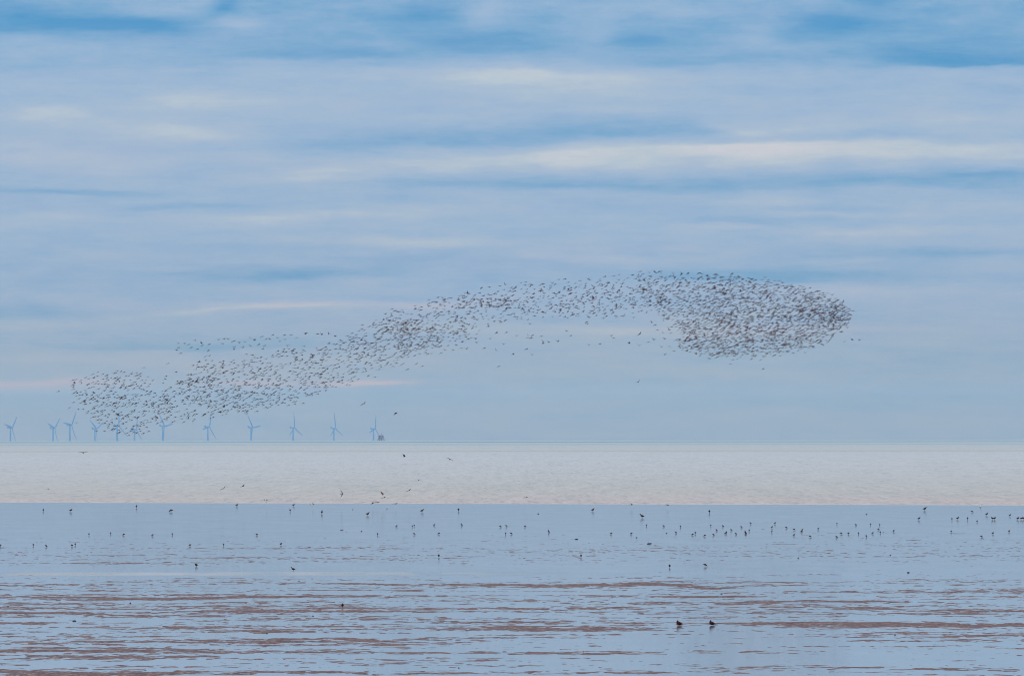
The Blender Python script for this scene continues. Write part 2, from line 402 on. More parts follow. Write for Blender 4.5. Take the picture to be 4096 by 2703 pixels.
bp = nt.nodes.new('ShaderNodeBump'); bp.inputs['Strength'].default_value = .25; bp.inputs['Distance'].default_value = .3
nt.links.new(wa.outputs[0], bp.inputs['Height']); nt.links.new(bp.outputs[0], b.inputs['Normal'])
tt = np.linspace(0, 1, 420)
xs = np.concatenate([np.linspace(-8600, -500, 28), np.linspace(-480, 480, 25), np.linspace(500, 8600, 28)])
X = np.repeat(xs[None, :], len(tt), 0)
s0 = shore(X)
Y = s0 * (41000 / s0) ** tt[:, None]
Z = drop(X, Y) + .035
Z[0] -= .06
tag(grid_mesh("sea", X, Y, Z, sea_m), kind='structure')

# ------------------------------------------------------------------ wind turbines
def tube(pts, radii, seg=10, flat=1.0, cap=True):
    """loft of elliptic rings along a path in any direction; flat scales the ring's second axis"""
    V_, F_ = [], []
    pts = [Vector(p) for p in pts]
    prev = None
    for i, p in enumerate(pts):
        d = (pts[min(i + 1, len(pts) - 1)] - pts[max(i - 1, 0)]).normalized()
        a = prev if prev else (Vector((1, 0, 0)) if abs(d.x) < .9 else Vector((0, 0, 1)))
        s = (a - d * a.dot(d)).normalized(); prev = s
        u = d.cross(s)
        r = radii[i]
        rx, ry = r if isinstance(r, tuple) else (r, r * flat)
        for k in range(seg):
            t_ = 2 * math.pi * k / seg
            V_.append(p + s * (rx * math.cos(t_)) + u * (ry * math.sin(t_)))
    for i in range(len(pts) - 1):
        for k in range(seg):
            k2 = (k + 1) % seg
            F_.append((i * seg + k, i * seg + k2, (i + 1) * seg + k2, (i + 1) * seg + k))
    if cap:
        F_.append(tuple(range(seg))[::-1])
        F_.append(tuple((len(pts) - 1) * seg + k for k in range(seg)))
    return V_, F_
def join(parts):
    V_, F_, I_ = [], [], []
    for p in parts:
        v, f = p[0], p[1]; mi = p[2] if len(p) > 2 else 0
        o = len(V_)
        V_ += list(v); F_ += [tuple(i + o for i in q) for q in f]
        I_ += (mi if isinstance(mi, list) else [mi] * len(f))
    return V_, F_, I_
def box(x0, x1, y0, y1, z0, z1, tx=0.0):
    v = [(x0, y0, z0), (x1, y0, z0), (x1, y1, z0), (x0, y1, z0), (x0 + tx, y0, z1), (x1 - tx, y0, z1), (x1 - tx, y1, z1), (x0 + tx, y1, z1)]
    return [Vector(q) for q in v], [(0, 3, 2, 1), (4, 5, 6, 7), (0, 1, 5, 4), (1, 2, 6, 5), (2, 3, 7, 6), (3, 0, 4, 7)]
steel = plain("turbine_haze_blue", (.14, .27, .43), .6, .3, .06, .2)  # pale grey towers; backlit shade and blue haze are put into this colour
# rotor on the right of the tower, turned partly towards the camera
YAW = math.radians(-28)
def turbine_proto():
    root = bpy.data.objects.new("wind_turbine", None); COL.objects.link(root)
    v, f = tube([(0, 0, -2), (0, 0, 20), (0, 0, 50), (0, 0, 78)], [3.4, 3.2, 2.8, 2.3], 20)
    mesh_obj("tower", v, f, steel, root)
    # nacelle: runs along +X (towards the rotor), with a raised cooler box at its tail
    v, f, _ = join([tube([(-11.5, 0, 80.2), (-11, 0, 80.2), (-4, 0, 80), (4.2, 0, 80), (5.2, 0, 80)], [(2.0, 2.4), (2.5, 2.9), (2.5, 2.8), (2.2, 2.5), (1.7, 1.9)], 12),
                    box(-13, -8.2, -2.0, 2.0, 82.5, 85.2, .2)])
    mesh_obj("nacelle", v, f, steel, root)
    hub = bpy.data.objects.new("rotor", None); COL.objects.link(hub); hub.parent = root
    hub.location = (7.2, 0, 80)
    v, f = tube([(-1.9, 0, 0), (-1, 0, 0), (.8, 0, 0), (2.0, 0, 0), (2.6, 0, 0)], [1.5, 1.9, 1.8, 1.1, .2], 14)
    mesh_obj("hub", v, f, steel, hub)
    for k in range(3):
        st = [(0, 1.3, 1.3), (4, 1.6, 1.3), (10, 3.0, .9), (22, 2.6, .8), (38, 2.0, .6), (50, 1.3, .4), (56, .4, .2)]
        pts = [(.0006 * r * r, (c - 1.3) * .5, r) for r, c, t_ in st]
        V_, F_ = [], []
        for (r, c, t_), p in zip(st, pts):
            for q in range(10):
                an = 2 * math.pi * q / 10
                tw = math.radians(18 - r * .25)
                a, bq = c * math.cos(an), t_ * math.sin(an)
                V_.append(Vector((p[0] + a * math.sin(tw) + bq * math.cos(tw), p[1] + a * math.cos(tw) - bq * math.sin(tw), r)))
        for i in range(len(st) - 1):
            for q in range(10):
                q2 = (q + 1) % 10
                F_.append((i * 10 + q, i * 10 + q2, (i + 1) * 10 + q2, (i + 1) * 10 + q))
        F_.append(tuple(60 + q for q in range(10)))
        bl = mesh_obj("blade", V_, F_, steel, hub)
        bl.rotation_euler = (-math.radians(120 * k), 0, 0)
    return root
def copy_tree(o, parent=None):
    c = o.copy(); COL.objects.link(c); c.parent = parent
    for ch in list(o.children): copy_tree(ch, c)
    return c
TUR = [(41.5, 53.5, 44), (212, 51.8, 49), (279, 64, 38), (379, 49.4, 65), (468, 62, 8), (538, 46.6, 20), (651, 59.7, -38),
       (831, 56.5, 20), (1004, 54, -36), (1172, 52, 0), (1335, 50, -1), (1494, 48, 14)]
TLAB = ["leftmost wind turbine, two blades up and one trailing down right",
 "second wind turbine from the left, one blade up left and one down right",
 "third turbine from the left, tall with thick tower, close beside the second one",
 "short fourth turbine from the left with one blade straight down the tower",
 "fifth turbine from the left, tower rising behind the tail of the bird flock",
 "sixth turbine from the left, lowest of the row, under the flock's lower edge",
 "seventh turbine from the left with one dark blade leaning up left",
 "eighth turbine from the left, standing alone under the middle of the flock",
 "ninth turbine from the left with one blade leaning up left over a bare sky",
 "tenth turbine from the left, third from the right end, one blade straight up",
 "eleventh turbine from the left, second from the right end, one blade straight up",
 "rightmost wind turbine, its lower blade reaching towards the dark platform"]
proto = turbine_proto()
HORIZ = math.sqrt(2 * H / R)
for i, (tx, hp, th) in enumerate(TUR):
    lo, hi_ = 24000.0, 39000.0          # distance at which an 80 m hub shows hp pixels above the sea's rim
    for _ in range(50):
        D = (lo + hi_) / 2
        v_ = F * ((80 - D * D / (2 * R) - H) / D + HORIZ)
        if v_ > hp: lo = D
        else: hi_ = D
    d = ray(tx, 1762)
    o = proto if i == 0 else copy_tree(proto)
    o.location = (d.x * D, D, drop(d.x * D, D))
    o.rotation_euler = (0, 0, YAW)
    for ch in o.children:
        if ch.name.startswith("rotor"): ch.rotation_mode = 'QUATERNION'; ch.rotation_quaternion = (Matrix.Rotation(math.radians(-6), 3, 'Y') @ Matrix.Rotation(-math.radians(th), 3, 'X')).to_quaternion()
    tag(o, TLAB[i] if i < 12 else None, "wind turbine", "wind turbines along the horizon")
# blades turn about the rotor's axis: seen from the camera a positive angle leans right
# (rotation about +X of a vector pointing up moves it to -Y*sin -> after YAW to the right)

# ------------------------------------------------------------------ the old platform on piles
rust = plain("rusty_steel", (.24, .12, .19), .8, .2, .3, 1.5)  # rust, lightened towards purple to put distance haze into the colour
pile = plain("dark_piles", (.06, .08, .16), .8, .2, .3, 1.5)  # distance haze put into the pile colour too
PD = 14000.0
pb = at(1524, 1762, PD)
plat = bpy.data.objects.new("sea_platform", None); COL.objects.link(plat)
plat.location = (pb.x, PD, drop(pb.x, PD))
tag(plat, "small dark platform on splayed legs with a mast, right of the last turbine", "platform")
for sx in (-1, 1):
    for sy in (-1, 1):
        k = 1.0 if sy < 0 else .62
        v, f = tube([(sx * 4.9 * k, sy * 3.0, -1), (sx * 3.9 * k, sy * 2.4, 3.6), (sx * 3.1 * k, sy * 2, 6.2)], [.42, .36, .34], 8)
        mesh_obj("leg", v, f, pile, plat)
v, f = tube([(0, -1.5, -1), (0, -1.5, 6.2)], [.5, .42], 10); mesh_obj("centre_pile", v, f, pile, plat)
for (a, bb) in (((-4.2, -2.5, 1.6), (-.4, -2.1, 5.2)), ((-2.8, -2.5, .4), (.2, -2.2, 4.6)), ((1.2, -2.2, .4), (.6, -2.2, 5.4)), ((-.9, 0, 4.4), (1.4, 0, 4.7))):
    v, f = tube([a, bb], [.26, .26], 6); mesh_obj("brace", v, f, pile, plat)
v, f, _ = join([box(-3.6, 3.6, -2.4, 2.4, 6.2, 6.9), box(-3.5, .9, -1.6, 1.6, 6.9, 7.7, .3), box(1.8, 3.2, -1.2, 1.2, 6.9, 7.4)])
mesh_obj("deck", v, f, rust, plat, smooth_=False)
v, f, _ = join([tube([(0.3, 0, 7.6), (.3, 0, 9.0), (.35, 0, 11.6)], [.34, .26, .16], 6), tube([(-.6, 0, 9.2), (1.1, 0, 9.2)], [.2, .2], 6),
                tube([(2.4, 0, 7.3), (2.45, 0, 8.6)], [.2, .16], 6)])
mesh_obj("mast", v, f, rust, plat)
v, f, _ = join([tube([(-3.5, -2.3, 6.9), (-3.5, -2.3, 7.9)], [.08, .08], 5), tube([(3.5, -2.3, 6.9), (3.5, -2.3, 7.9)], [.08, .08], 5),
                tube([(-3.5, -2.3, 7.9), (3.5, -2.3, 7.9)], [.07, .07], 5)])
mesh_obj("railing", v, f, rust, plat)

# ------------------------------------------------------------------ birds in flight
dark_f = plain("dark_feathers", (.045, .008, .005), .8, .15, .4, 30)
brown_f = plain("brown_feathers", (.130, .036, .020), .8, .15, .35, 30)
white_f = plain("white_feathers", (.72, .66, .62), .8, .2, .08, 30)
bill_m = plain("orange_bill", (.22, .05, .02), .6, .3, .2, 60)
leg_m = plain("pale_legs", (.10, .12, .11), .7, .3, .2, 60)
FM = [dark_f, brown_f, white_f, bill_m, leg_m]

def flyer(ain, aout, sweep=.3, span=.25, body=1.0, bill=.045, bar=False, pale=False, asym=0.0, wing_mat=0):
    """bird flying along +Y, wings given by inner and outer angle above the horizontal (degrees)"""
    s = span / .25
    body *= 1.25
    parts = []
    bp = [(-.125, .004), (-.10, .016), (-.06, .028), (0, .036), (.045, .032), (.075, .021), (.093, .020), (.108, .014), (.118, .005), (.118 + bill, .0025)]
    bp = [(y * s, r * s * body) for y, r in bp]
    v, f = tube([(0, y, (-.004 if i < 3 else .004 * (i > 5)) * s) for i, (y, r) in enumerate(bp)], [r for y, r in bp], 8, .85)
    mi = []
    for q in range(len(bp) - 1):
        if bar and q in (1, 2): m_ = 2
        elif pale and q < 6: m_ = 2
        elif pale and q in (6, 7): m_ = 0
        elif q >= 8: m_ = 3 if bar else 0
        else: m_ = 1 if wing_mat else 0
        mi += [m_] * 8
    mi += [0, 0]
    parts.append((v, f, mi))
    # tail fan
    tv = [Vector(p) * s for p in ((-.012, -.09, .006), (.012, -.09, .006), (.03, -.155, 0), (-.03, -.155, 0), (-.012, -.09, -.004), (.012, -.09, -.004), (.03, -.155, -.004), (-.03, -.155, -.004))]
    parts.append((tv, [(0, 1, 2, 3), (7, 6, 5, 4), (0, 4, 5, 1), (1, 5, 6, 2), (2, 6, 7, 3), (3, 7, 4, 0)], 0))
    for sd_ in (-1, 1):
        a1 = math.radians(ain + asym * sd_); a2 = math.radians(aout + asym * sd_)
        st = []
        # (distance along wing, chord front, chord back)
        for r, fr, bk in ((.0, .044, -.066), (.045, .050, -.064), (.10, .054, -.050), (.15, .036, -.052), (.20, .004, -.064), (.235, -.030, -.076), (.25, -.058, -.076)):
            if r <= .10: x = r * math.cos(a1); z = r * math.sin(a1)
            else:
                q = (r - .10) / .15
                aa = a1 + (a2 - a1) * min(1, q * 1.6)
                dr = r - lastr
                x += dr * math.cos(aa); z += dr * math.sin(aa)
            lastr = r
            k = sweep * max(0, r - .08)
            st.append((x, z, fr - k, bk - k, .014 * (1 - r / .30) + .002))
        V_, F_, I_ = [], [], []
        cuts = (0, .38, .72, .9, 1)
        for (x, z, fr, bk, th) in st:
            for c in cuts:
                y = fr + (bk - fr) * c
                V_.append(Vector((sd_ * (x + .012), y, z + .012 + th * math.sin(math.pi * min(1, c * .8 + .1)))) * s)
            for c in cuts:
                y = fr + (bk - fr) * c
                V_.append(Vector((sd_ * (x + .012), y, z + .012 - th * .5)) * s)
        nC = len(cuts)
        for i in range(len(st) - 1):
            for c in range(nC - 1):
                a = i * 2 * nC + c; bq = (i + 1) * 2 * nC + c
                w_ = 2 if ((bar and c in (1, 2) and i < 5) or (pale and (i < 4))) else (wing_mat if c else 0)
                F_.append((a, bq, bq + 1, a + 1) if sd_ > 0 else (a, a + 1, bq + 1, bq)); I_.append(w_)
                F_.append((a + nC, a + nC + 1, bq + nC + 1, bq + nC) if sd_ > 0 else (a + nC, bq + nC, bq + nC + 1, a + nC + 1)); I_.append(w_)
            a = i * 2 * nC; bq = (i + 1) * 2 * nC
            F_.append((a, a + nC, bq + nC, bq)); I_.append(0)
            a += nC - 1; bq += nC - 1
            F_.append((a, bq, bq + nC, a + nC)); I_.append(0)
        e = (len(st) - 1) * 2 * nC
        F_.append(tuple(e + k for k in range(nC)) + tuple(e + nC + k for k in reversed(range(nC)))); I_.append(0)
        parts.append((V_, F_, I_))
    return join(parts)
def mk_mesh(name, vfi):
    me = bpy.data.meshes.new(name)
    me.from_pydata([tuple(v) for v in vfi[0]], [], vfi[1])
    for m in FM: me.materials.append(m)
    me.polygons.foreach_set('material_index', vfi[2])
    me.polygons.foreach_set('use_smooth', [True] * len(me.polygons))
    me.update(); return me
FV = {'A': [flyer(12, -50), flyer(4, -40, .2), flyer(20, -62, .3), flyer(-8, -35, .4)],
      'V': [flyer(35, 30, .2), flyer(42, 12, .3), flyer(30, 45, .2)],
      'F': [flyer(14, -8, .4), flyer(5, 2, .3), flyer(22, -20, .5)],
      'D': [flyer(-4, -14, 1.5), flyer(4, -10, 1.7), flyer(-10, -24, 1.3)]}
for k in FV:
    FV[k] = [(v, f, [1 if (x == 0 and rnd.random() < .22) else x for x in i]) for v, f, i in FV[k]]
FMESH = {k: [mk_mesh("flying_wader", g) for g in v] for k, v in FV.items()}
PH = {'A': 'with bowed wings', 'V': 'with V-raised wings', 'F': 'with level wings', 'D': 'with half-closed wings'}

def pose(kind, head=None):
    """rotation: heading to the right and away, banked so that the left wing hangs lower"""
    if kind == 'D': yaw = rnd.gauss(-74, 9); roll = rnd.gauss(-3, 7); pit = rnd.gauss(17, 6)
    elif kind == 'A': yaw = rnd.gauss(-35, 16); roll = rnd.gauss(-14, 9); pit = rnd.gauss(2, 5)
    elif kind == 'V': yaw = rnd.gauss(-15, 22); roll = rnd.gauss(4, 14); pit = rnd.gauss(0, 6)
    else: yaw = rnd.gauss(-50, 18); roll = rnd.gauss(-10, 10); pit = rnd.gauss(2, 6)
    y, r, p = map(math.radians, (yaw, roll, pit))
    return Matrix.Rotation(y, 4, 'Z') @ Matrix.Rotation(p, 4, 'X') @ Matrix.Rotation(r, 4, 'Y')
NF = 0
def nth(n):
    return '%d%s' % (n, 'th' if 10 < n % 100 < 14 else {1: 'st', 2: 'nd', 3: 'rd'}.get(n % 10, 'th'))
def place(pts, where, group, d0, d1):
    cnt = {}
    for (x, y, k) in sorted(pts):
        cnt[k] = cnt.get(k, 0) + 1
        add_flyer(x, y, k, "dark wader %s, %s such from the left %s" % (PH[k], nth(cnt[k]), where), group, 1.0, rnd.uniform(d0, d1))
def add_flyer(px, py, kind, label, group, size=1.0, D=None):
    global NF
    D = D or rnd.uniform(1290, 1420)
    o = bpy.data.objects.new("flying_wader", rnd.choice(FMESH[kind])); COL.objects.link(o)
    o.matrix_world = Matrix.Translation(at(px, py, D)) @ pose(kind) @ Matrix.Scale(size * 1.12, 4)
    tag(o, label, "bird", group); NF += 1
    return o
def Z(ox, oy, pts):   # readings taken from enlargements of the photo
    return [(ox + a / 3.1357, oy + b_ / 3.1357, k) for (a, b_, k) in pts]
def P(s):
    out = []
    for w in s.split():
        k = w[-1]; a, b_ = w[:-1].split(','); out.append((float(a), float(b_), k))
    return out
UP = Z(200, 1250, P("1613,385V 1690,388F 1742,400A 1820,352V 1900,385V 1915,410A 2000,398A 2112,342V 2165,388A 2185,328F 1615,438A 1590,468F 1642,510A 1775,437A 1852,455A 1990,473A 1952,550A 1998,545V 1955,600F 2035,602F 1868,622V 2055,655F 2168,642V 1858,683A 1903,685F")) \
   + Z(900, 1200, P("40,490V 100,520A 125,508A 180,535V 250,530V 315,480V 370,503V 465,458A 518,488A 563,492V 603,435A 655,475V 750,437A 828,437A 755,495F 687,520V 903,470A 1010,425V 1025,413F 1165,425A 1215,433V 1300,423V 1385,452A 428,556A 500,570A 318,577V 223,597V 480,610F 122,583A 112,618V 270,680A 345,688A 665,640F 745,610A 805,617V 785,572V 870,613A 993,583V 105,755A 250,760V 520,735A 455,715A 605,718V"))
TAIL = Z(200, 1250, P("1180,690A 1483,637A 1588,742A 1460,795D 1447,835A 1420,880F 1143,763D 850,728D 935,747D 597,795D 452,813D 330,838D 288,910D 110,985D 300,1010D 373,1035D 373,1077D 300,1125D 250,1190D 477,1255D 335,1380A 590,1480D 687,1485D 776,1472D 968,1513D 880,1495D 740,1418D"))
LOW = Z(1600, 1050, P("950,957V 965,1005V 1130,953F 1297,1025V 835,1083V 770,1075A 1060,1072A 1205,1102V 1245,1300A 1420,1148F 1657,1157V 1590,1087F 1465,920V 1605,915V 1665,912A 1650,945A 1605,943A 1775,925A 1790,985V 1798,1007A 1868,1000V 1978,990V 2085,860V 2145,920V 1335,877A 1215,880F 1630,773V 783,995F 708,1033F 660,1100V 518,1130A 98,1338D 283,1300A 212,1265D")) \
   + Z(2300, 1050, P("175,1035V 318,1018A 455,922V 485,942A 680,1013V 803,1042V 918,998A 990,968V 1085,1060V 1188,1053A 1125,1155V 1035,847A 1008,782A 1103,880V 1128,958V 1175,830V 1205,885A 963,752V 735,692V 148,745A 157,768A 373,637F 398,673F"))
LOWR = Z(2300, 1050, P("1245,1110F 1405,1110A 1520,1148V 1695,1208A 1725,1172A 1775,1195F 2003,1165A 2075,1190V 1952,1275F 2105,1155A")) \
   + Z(2800, 1050, P("650,1207A 763,1222A 797,1333F 820,1175V 945,1160A 1095,1112A 1235,1103A 1320,1133V 1528,1022A 1547,1038F 1607,1000A 1817,990A 1910,970V 2000,975V 1280,1075A 1330,1062A 437,1168A"))
place(UP, "in the string above", "birds in the loose string above the flock's left half", 1180, 1290)
place(TAIL, "around the left tip", "birds straggling around the left tip of the flock", 1290, 1420)
place(LOW, "below the middle", "birds scattered below the middle of the flock", 1130, 1240)
place(LOWR, "under the right head", "birds trailing under the right head of the flock", 1290, 1420)
# edges of the dense flock, in photo pixels
def edge(pts, n, kinds, label, group):
    pts = [(a * 1.7239, b_ * 1.7239) for a, b_ in pts]
    L = [math.dist(pts[i], pts[i + 1]) for i in range(len(pts) - 1)]
    for i in range(n):
        t_ = (i + rnd.random()) / n * sum(L); j = 0
        while t_ > L[j]: t_ -= L[j]; j += 1
        q = t_ / L[j]
        x = pts[j][0] * (1 - q) + pts[j + 1][0] * q; y = pts[j][1] * (1 - q) + pts[j + 1][1] * q
        k = rnd.choice(kinds)
        add_flyer(x + rnd.gauss(0, 5), y + rnd.gauss(0, 7), k, label % PH[k], group, 1.05, rnd.uniform(1230, 1340))
edge([(1455, 640), (1490, 630), (1560, 635), (1700, 640), (1790, 650), (1880, 668), (1945, 692)], 38, "AAAVF", "dark wader %s on the upper rim of the flock's right head", "birds on the upper rim of the right head")
edge([(1945, 692), (1978, 728), (1965, 752), (1925, 785)], 14, "AAAVF", "dark wader %s at the rounded front tip of the flock's right head", "birds at the front tip of the flock")
edge([(885, 735), (940, 722), (1010, 700), (1080, 680), (1160, 662), (1260, 655), (1380, 650), (1450, 640)], 36, "AAFFV", "dark wader %s along the upper edge of the flock's narrow middle", "birds on the upper edge of the flock's middle")
edge([(430, 975), (520, 955), (600, 950), (690, 932), (770, 900), (860, 870), (940, 845)], 24, "DDDA", "dark wader %s along the lower edge of the flock's left half", "birds on the lower edge of the flock's left half")
print("individual flock birds", NF)

# the rest of the flock, thousands strong: one object
def inside(poly, x, y):
    c = False; j = len(poly) - 1
    for i in range(len(poly)):
        xi, yi = poly[i]; xj, yj = poly[j]
        if (yi > y) != (yj > y) and x < (xj - xi) * (y - yi) / (yj - yi) + xi: c = not c
        j = i
    return c
ZONES = [
 ([(165,885),(235,865),(275,868),(330,860),(345,885),(350,905),(385,930),(400,945),(340,1000),(290,1008),(235,985),(205,960),(180,930)], 400, "DDDDDAF", [(272,935,45,40)]),
 ([(340,925),(385,905),(430,880),(455,850),(560,835),(640,815),(740,805),(790,790),(870,750),(960,735),(1010,760),(1040,785),(960,820),(900,850),(790,888),(690,930),(560,955),(430,978),(350,975)], 1300, "DDDDAAF", [(700,880,140,30),(560,925,120,22),(870,805,70,30),(470,880,60,35)]),
 ([(870,765),(890,735),(1000,700),(1080,682),(1220,662),(1400,655),(1480,640),(1540,660),(1560,715),(1400,735),(1320,735),(1250,735),(1150,755),(1090,785),(950,828)], 1100, "AAAFFFV", [(900,790,60,25),(1130,705,60,12),(1010,760,80,25),(1400,695,90,30)]),
 ([(1480,635),(1560,640),(1700,642),(1790,655),(1880,672),(1940,697),(1975,730),(1955,760),(1900,795),(1840,812),(1760,825),(1650,825),(1600,815),(1560,800),(1590,775),(1530,735),(1480,700)], 3200, "AAAAFFV", [(1760,745,130,45),(1940,735,28,24),(1700,720,110,50),(1880,745,50,40),(1640,700,80,35),(1700,790,90,20)]),
]
fv, ff, fi = [], [], []
NS = 0
FVN = {k: [(np.array([tuple(p) for p in g[0]]), g[1], g[2]) for g in v] for k, v in FV.items()}
off = 0
for poly, n, kinds, hot in ZONES:
    xs_ = [p[0] for p in poly]; ys_ = [p[1] for p in poly]
    k_ = 0
    clumps = [(rnd.uniform(min(xs_), max(xs_)), rnd.uniform(min(ys_), max(ys_)), rnd.uniform(8, 22), rnd.uniform(4, 10)) for _ in range(70)]
    while k_ < n:
        r_ = rnd.random()
        if r_ < .15:
            h_ = rnd.choice(hot); x = rnd.gauss(h_[0], h_[2] * .7); y = rnd.gauss(h_[1], h_[3] * .7)
        elif r_ < .27:
            h_ = rnd.choice(clumps); x = rnd.gauss(h_[0], h_[2]); y = rnd.gauss(h_[1], h_[3])
        else:
            x = rnd.uniform(min(xs_), max(xs_)); y = rnd.uniform(min(ys_), max(ys_))
        if not inside(poly, x, y): continue
        if n == 3200 and rnd.random() > .35 + .65 * min(1, max(0, (x - 1480) / 150)): continue
        k_ += 1; NS += 1
        x += rnd.gauss(0, 7); y += rnd.gauss(0, 5)
        g = rnd.choice(FVN[rnd.choice(kinds)])
        kd = rnd.choice(kinds); g = rnd.choice(FVN[kd])
        Mx = Matrix.Translation(at(x * 1.7239, y * 1.7239, rnd.uniform(1330, 1720))) @ pose(kd) @ Matrix.Scale(rnd.uniform(1.12, 1.32), 4)
        A = np.array(Mx)
        fv.append(g[0] @ A[:3, :3].T + A[:3, 3])
        ff += [tuple(i + off for i in q) for q in g[1]]; fi += g[2]
        off += len(g[0])
fo = mesh_obj("distant_flock", np.concatenate(fv), ff, FM, midx=fi)
tag(fo, "dense mass of small dark waders forming the body of the long flock", "flock", kind='stuff')
print("stuff birds", NS)

# ------------------------------------------------------------------ birds skimming the water's edge
ROTS = lambda yaw, pit, roll: Matrix.Rotation(math.radians(yaw), 4, 'Z') @ Matrix.Rotation(math.radians(pit), 4, 'X') @ Matrix.Rotation(math.radians(roll), 4, 'Y')
def skim(name, px, py, D, vfi, rot, label, cat, group=None):
    o = bpy.data.objects.new(name, mk_mesh(name, vfi)); COL.objects.link(o)
    o.matrix_world = Matrix.Translation(at(px, py, D)) @ ROTS(*rot)
    tag(o, label, cat, group)
OY = dict(span=.40, body=1.15, bill=.055, bar=True)
DK = dict(span=.40, body=.95, wing_mat=1)
GU = dict(span=.46, body=.9, bill=.02, pale=True)
G1 = "waders flying low over the water's edge"
skim("oystercatcher", 1367.5, 1974, 1200, flyer(5, 0, .2, **OY), (-80, 4, -72), "black and white wader banking with its wings upright above the shoreline", "bird", G1)
skim("oystercatcher", 1064, 2000, 1190, flyer(8, -18, .3, **OY), (-60, 0, 38), "black and white wader tilting over the waterline, left of the upright one", "bird", G1)
skim("oystercatcher", 1249, 2016, 1190, flyer(4, -14, .3, **OY), (-70, 0, 36), "black and white wader with white wing bars crossing the pale shoreline", "bird", G1)
skim("flying_wader", 1529, 1973, 1200, flyer(10, -12, .3, span=.38, body=1.1, bill=.03, wing_mat=1), (-55, 5, 40), "brown wader with pale belly flying above the low pair at the shoreline", "bird", G1)
skim("flying_wader", 1537, 1989, 1200, flyer(8, -22, .25, **DK), (-25, 0, -20), "dark wader with arched wings just under the brown pale-bellied one", "bird", G1)
skim("flying_wader", 1492, 2010, 1190, flyer(-5, -20, .5, span=.34, body=1.2, wing_mat=1), (-78, 6, -20), "stocky dark wader with closed wings, left one of the low pair at the waterline", "bird", G1)
skim("flying_wader", 1510, 2009, 1190, flyer(18, -30, .25, **DK), (-30, 0, -6), "dark wader with bowed wings, right one of the low pair at the waterline", "bird", G1)
skim("flying_wader", 1583, 2014, 1190, flyer(16, -22, .25, **DK), (-28, 0, -8), "dark wader gliding with bowed wings right of the low pair, lowest over the wet sand", "bird", G1)
skim("flying_wader", 1636, 1961, 1210, flyer(12, -14, .25, **DK), (-25, 0, -28), "dark wader gliding with tilted wings, upper right of the low pair", "bird", G1)
skim("flying_wader", 1675, 1919, 1220, flyer(14, -14, .2, **DK), (-8, 0, 0), "dark wader gliding level towards the viewer in the middle of the pale water", "bird", G1)
skim("gull", 1800, 1837, 1230, flyer(16, -22, .25, span=.46, body=1.0, bill=.02, wing_mat=1), (-20, 0, 24), "brown gull with long bowed wings, rightmost bird over the far water", "gull", "gulls over the sea")
skim("flying_wader", 1617.5, 1825, 1230, flyer(48, 58, .3, span=.34, body=1.2), (-75, 5, 0), "dark wader with raised wings high over the water under the last turbine", "bird", G1)
skim("oystercatcher", 2105, 1988, 1200, flyer(14, -34, .3, **{**OY, 'span': .36}), (-55, 0, -10), "black and white wader with bowed wings alone above the middle shoreline", "bird", G1)
skim("oystercatcher", 2525.5, 2017, 1185, flyer(20, -6, .6, span=.36, body=1.4, bill=.05, bar=True), (-82, 0, -14), "black wader with white rump at the waterline, left of its lookalike", "bird", G1)
skim("oystercatcher", 2669.5, 2019, 1185, flyer(14, -2, .7, span=.34, body=1.4, bill=.06, bar=True), (-84, 0, -8), "black wader with white rump and long bill, rightmost flier at the waterline", "bird", G1)
skim("flying_wader", 973, 1943, 1210, flyer(12, 4, .3, span=.34, body=1.1, wing_mat=1), (-40, 0, -32), "small brown wader over the pale water, right beside the white gull", "bird", G1)
skim("gull", 894, 1953, 1210, flyer(14, -10, .25, **GU), (-30, 0, -32), "white gull with tilted wings low over the pale water, left of the brown wader", "gull", "gulls over the sea")
skim("gull", 192, 1956, 1210, flyer(10, -6, .3, span=.36, body=1.0, bill=.03, pale=True), (-30, 0, -14), "small white gull over the water near the left edge", "gull", "gulls over the sea")
skim("gull", 333, 1810, 1200, flyer(14, -8, .15, span=.56, body=.9, bill=.02, wing_mat=1), (-6, 0, 0), "brown and white gull gliding with flat long wings under the leftmost turbines", "gull", "gulls over the sea")
skim("gull", 1456, 1614, 1240, flyer(14, -22, .3, **GU), (-35, 0, -32), "white gull banking in the sky above the rightmost turbine", "gull", "gulls over the sea")
skim("flying_wader", 1583.5, 1652.5, 1220, flyer(5, -50, .5, span=.34, body=1.4, wing_mat=1), (-70, 0, -25), "stout brown wader with lowered wing in the sky right of the rightmost turbine", "bird")
skim("gull", 2553, 1528, 1230, flyer(22, 22, .2, span=.42, body=.9, bill=.02, wing_mat=0), (-10, 0, -30), "dark gull with V wings alone in the clear sky below the flock", "gull", "dark gulls by the flock")
skim("gull", 2559, 1336, 1230, flyer(10, 8, .25, span=.42, body=.9, bill=.02, wing_mat=0), (-25, 0, -42), "dark long-winged gull banking steeply in the gap below the flock's middle", "gull", "dark gulls by the flock")

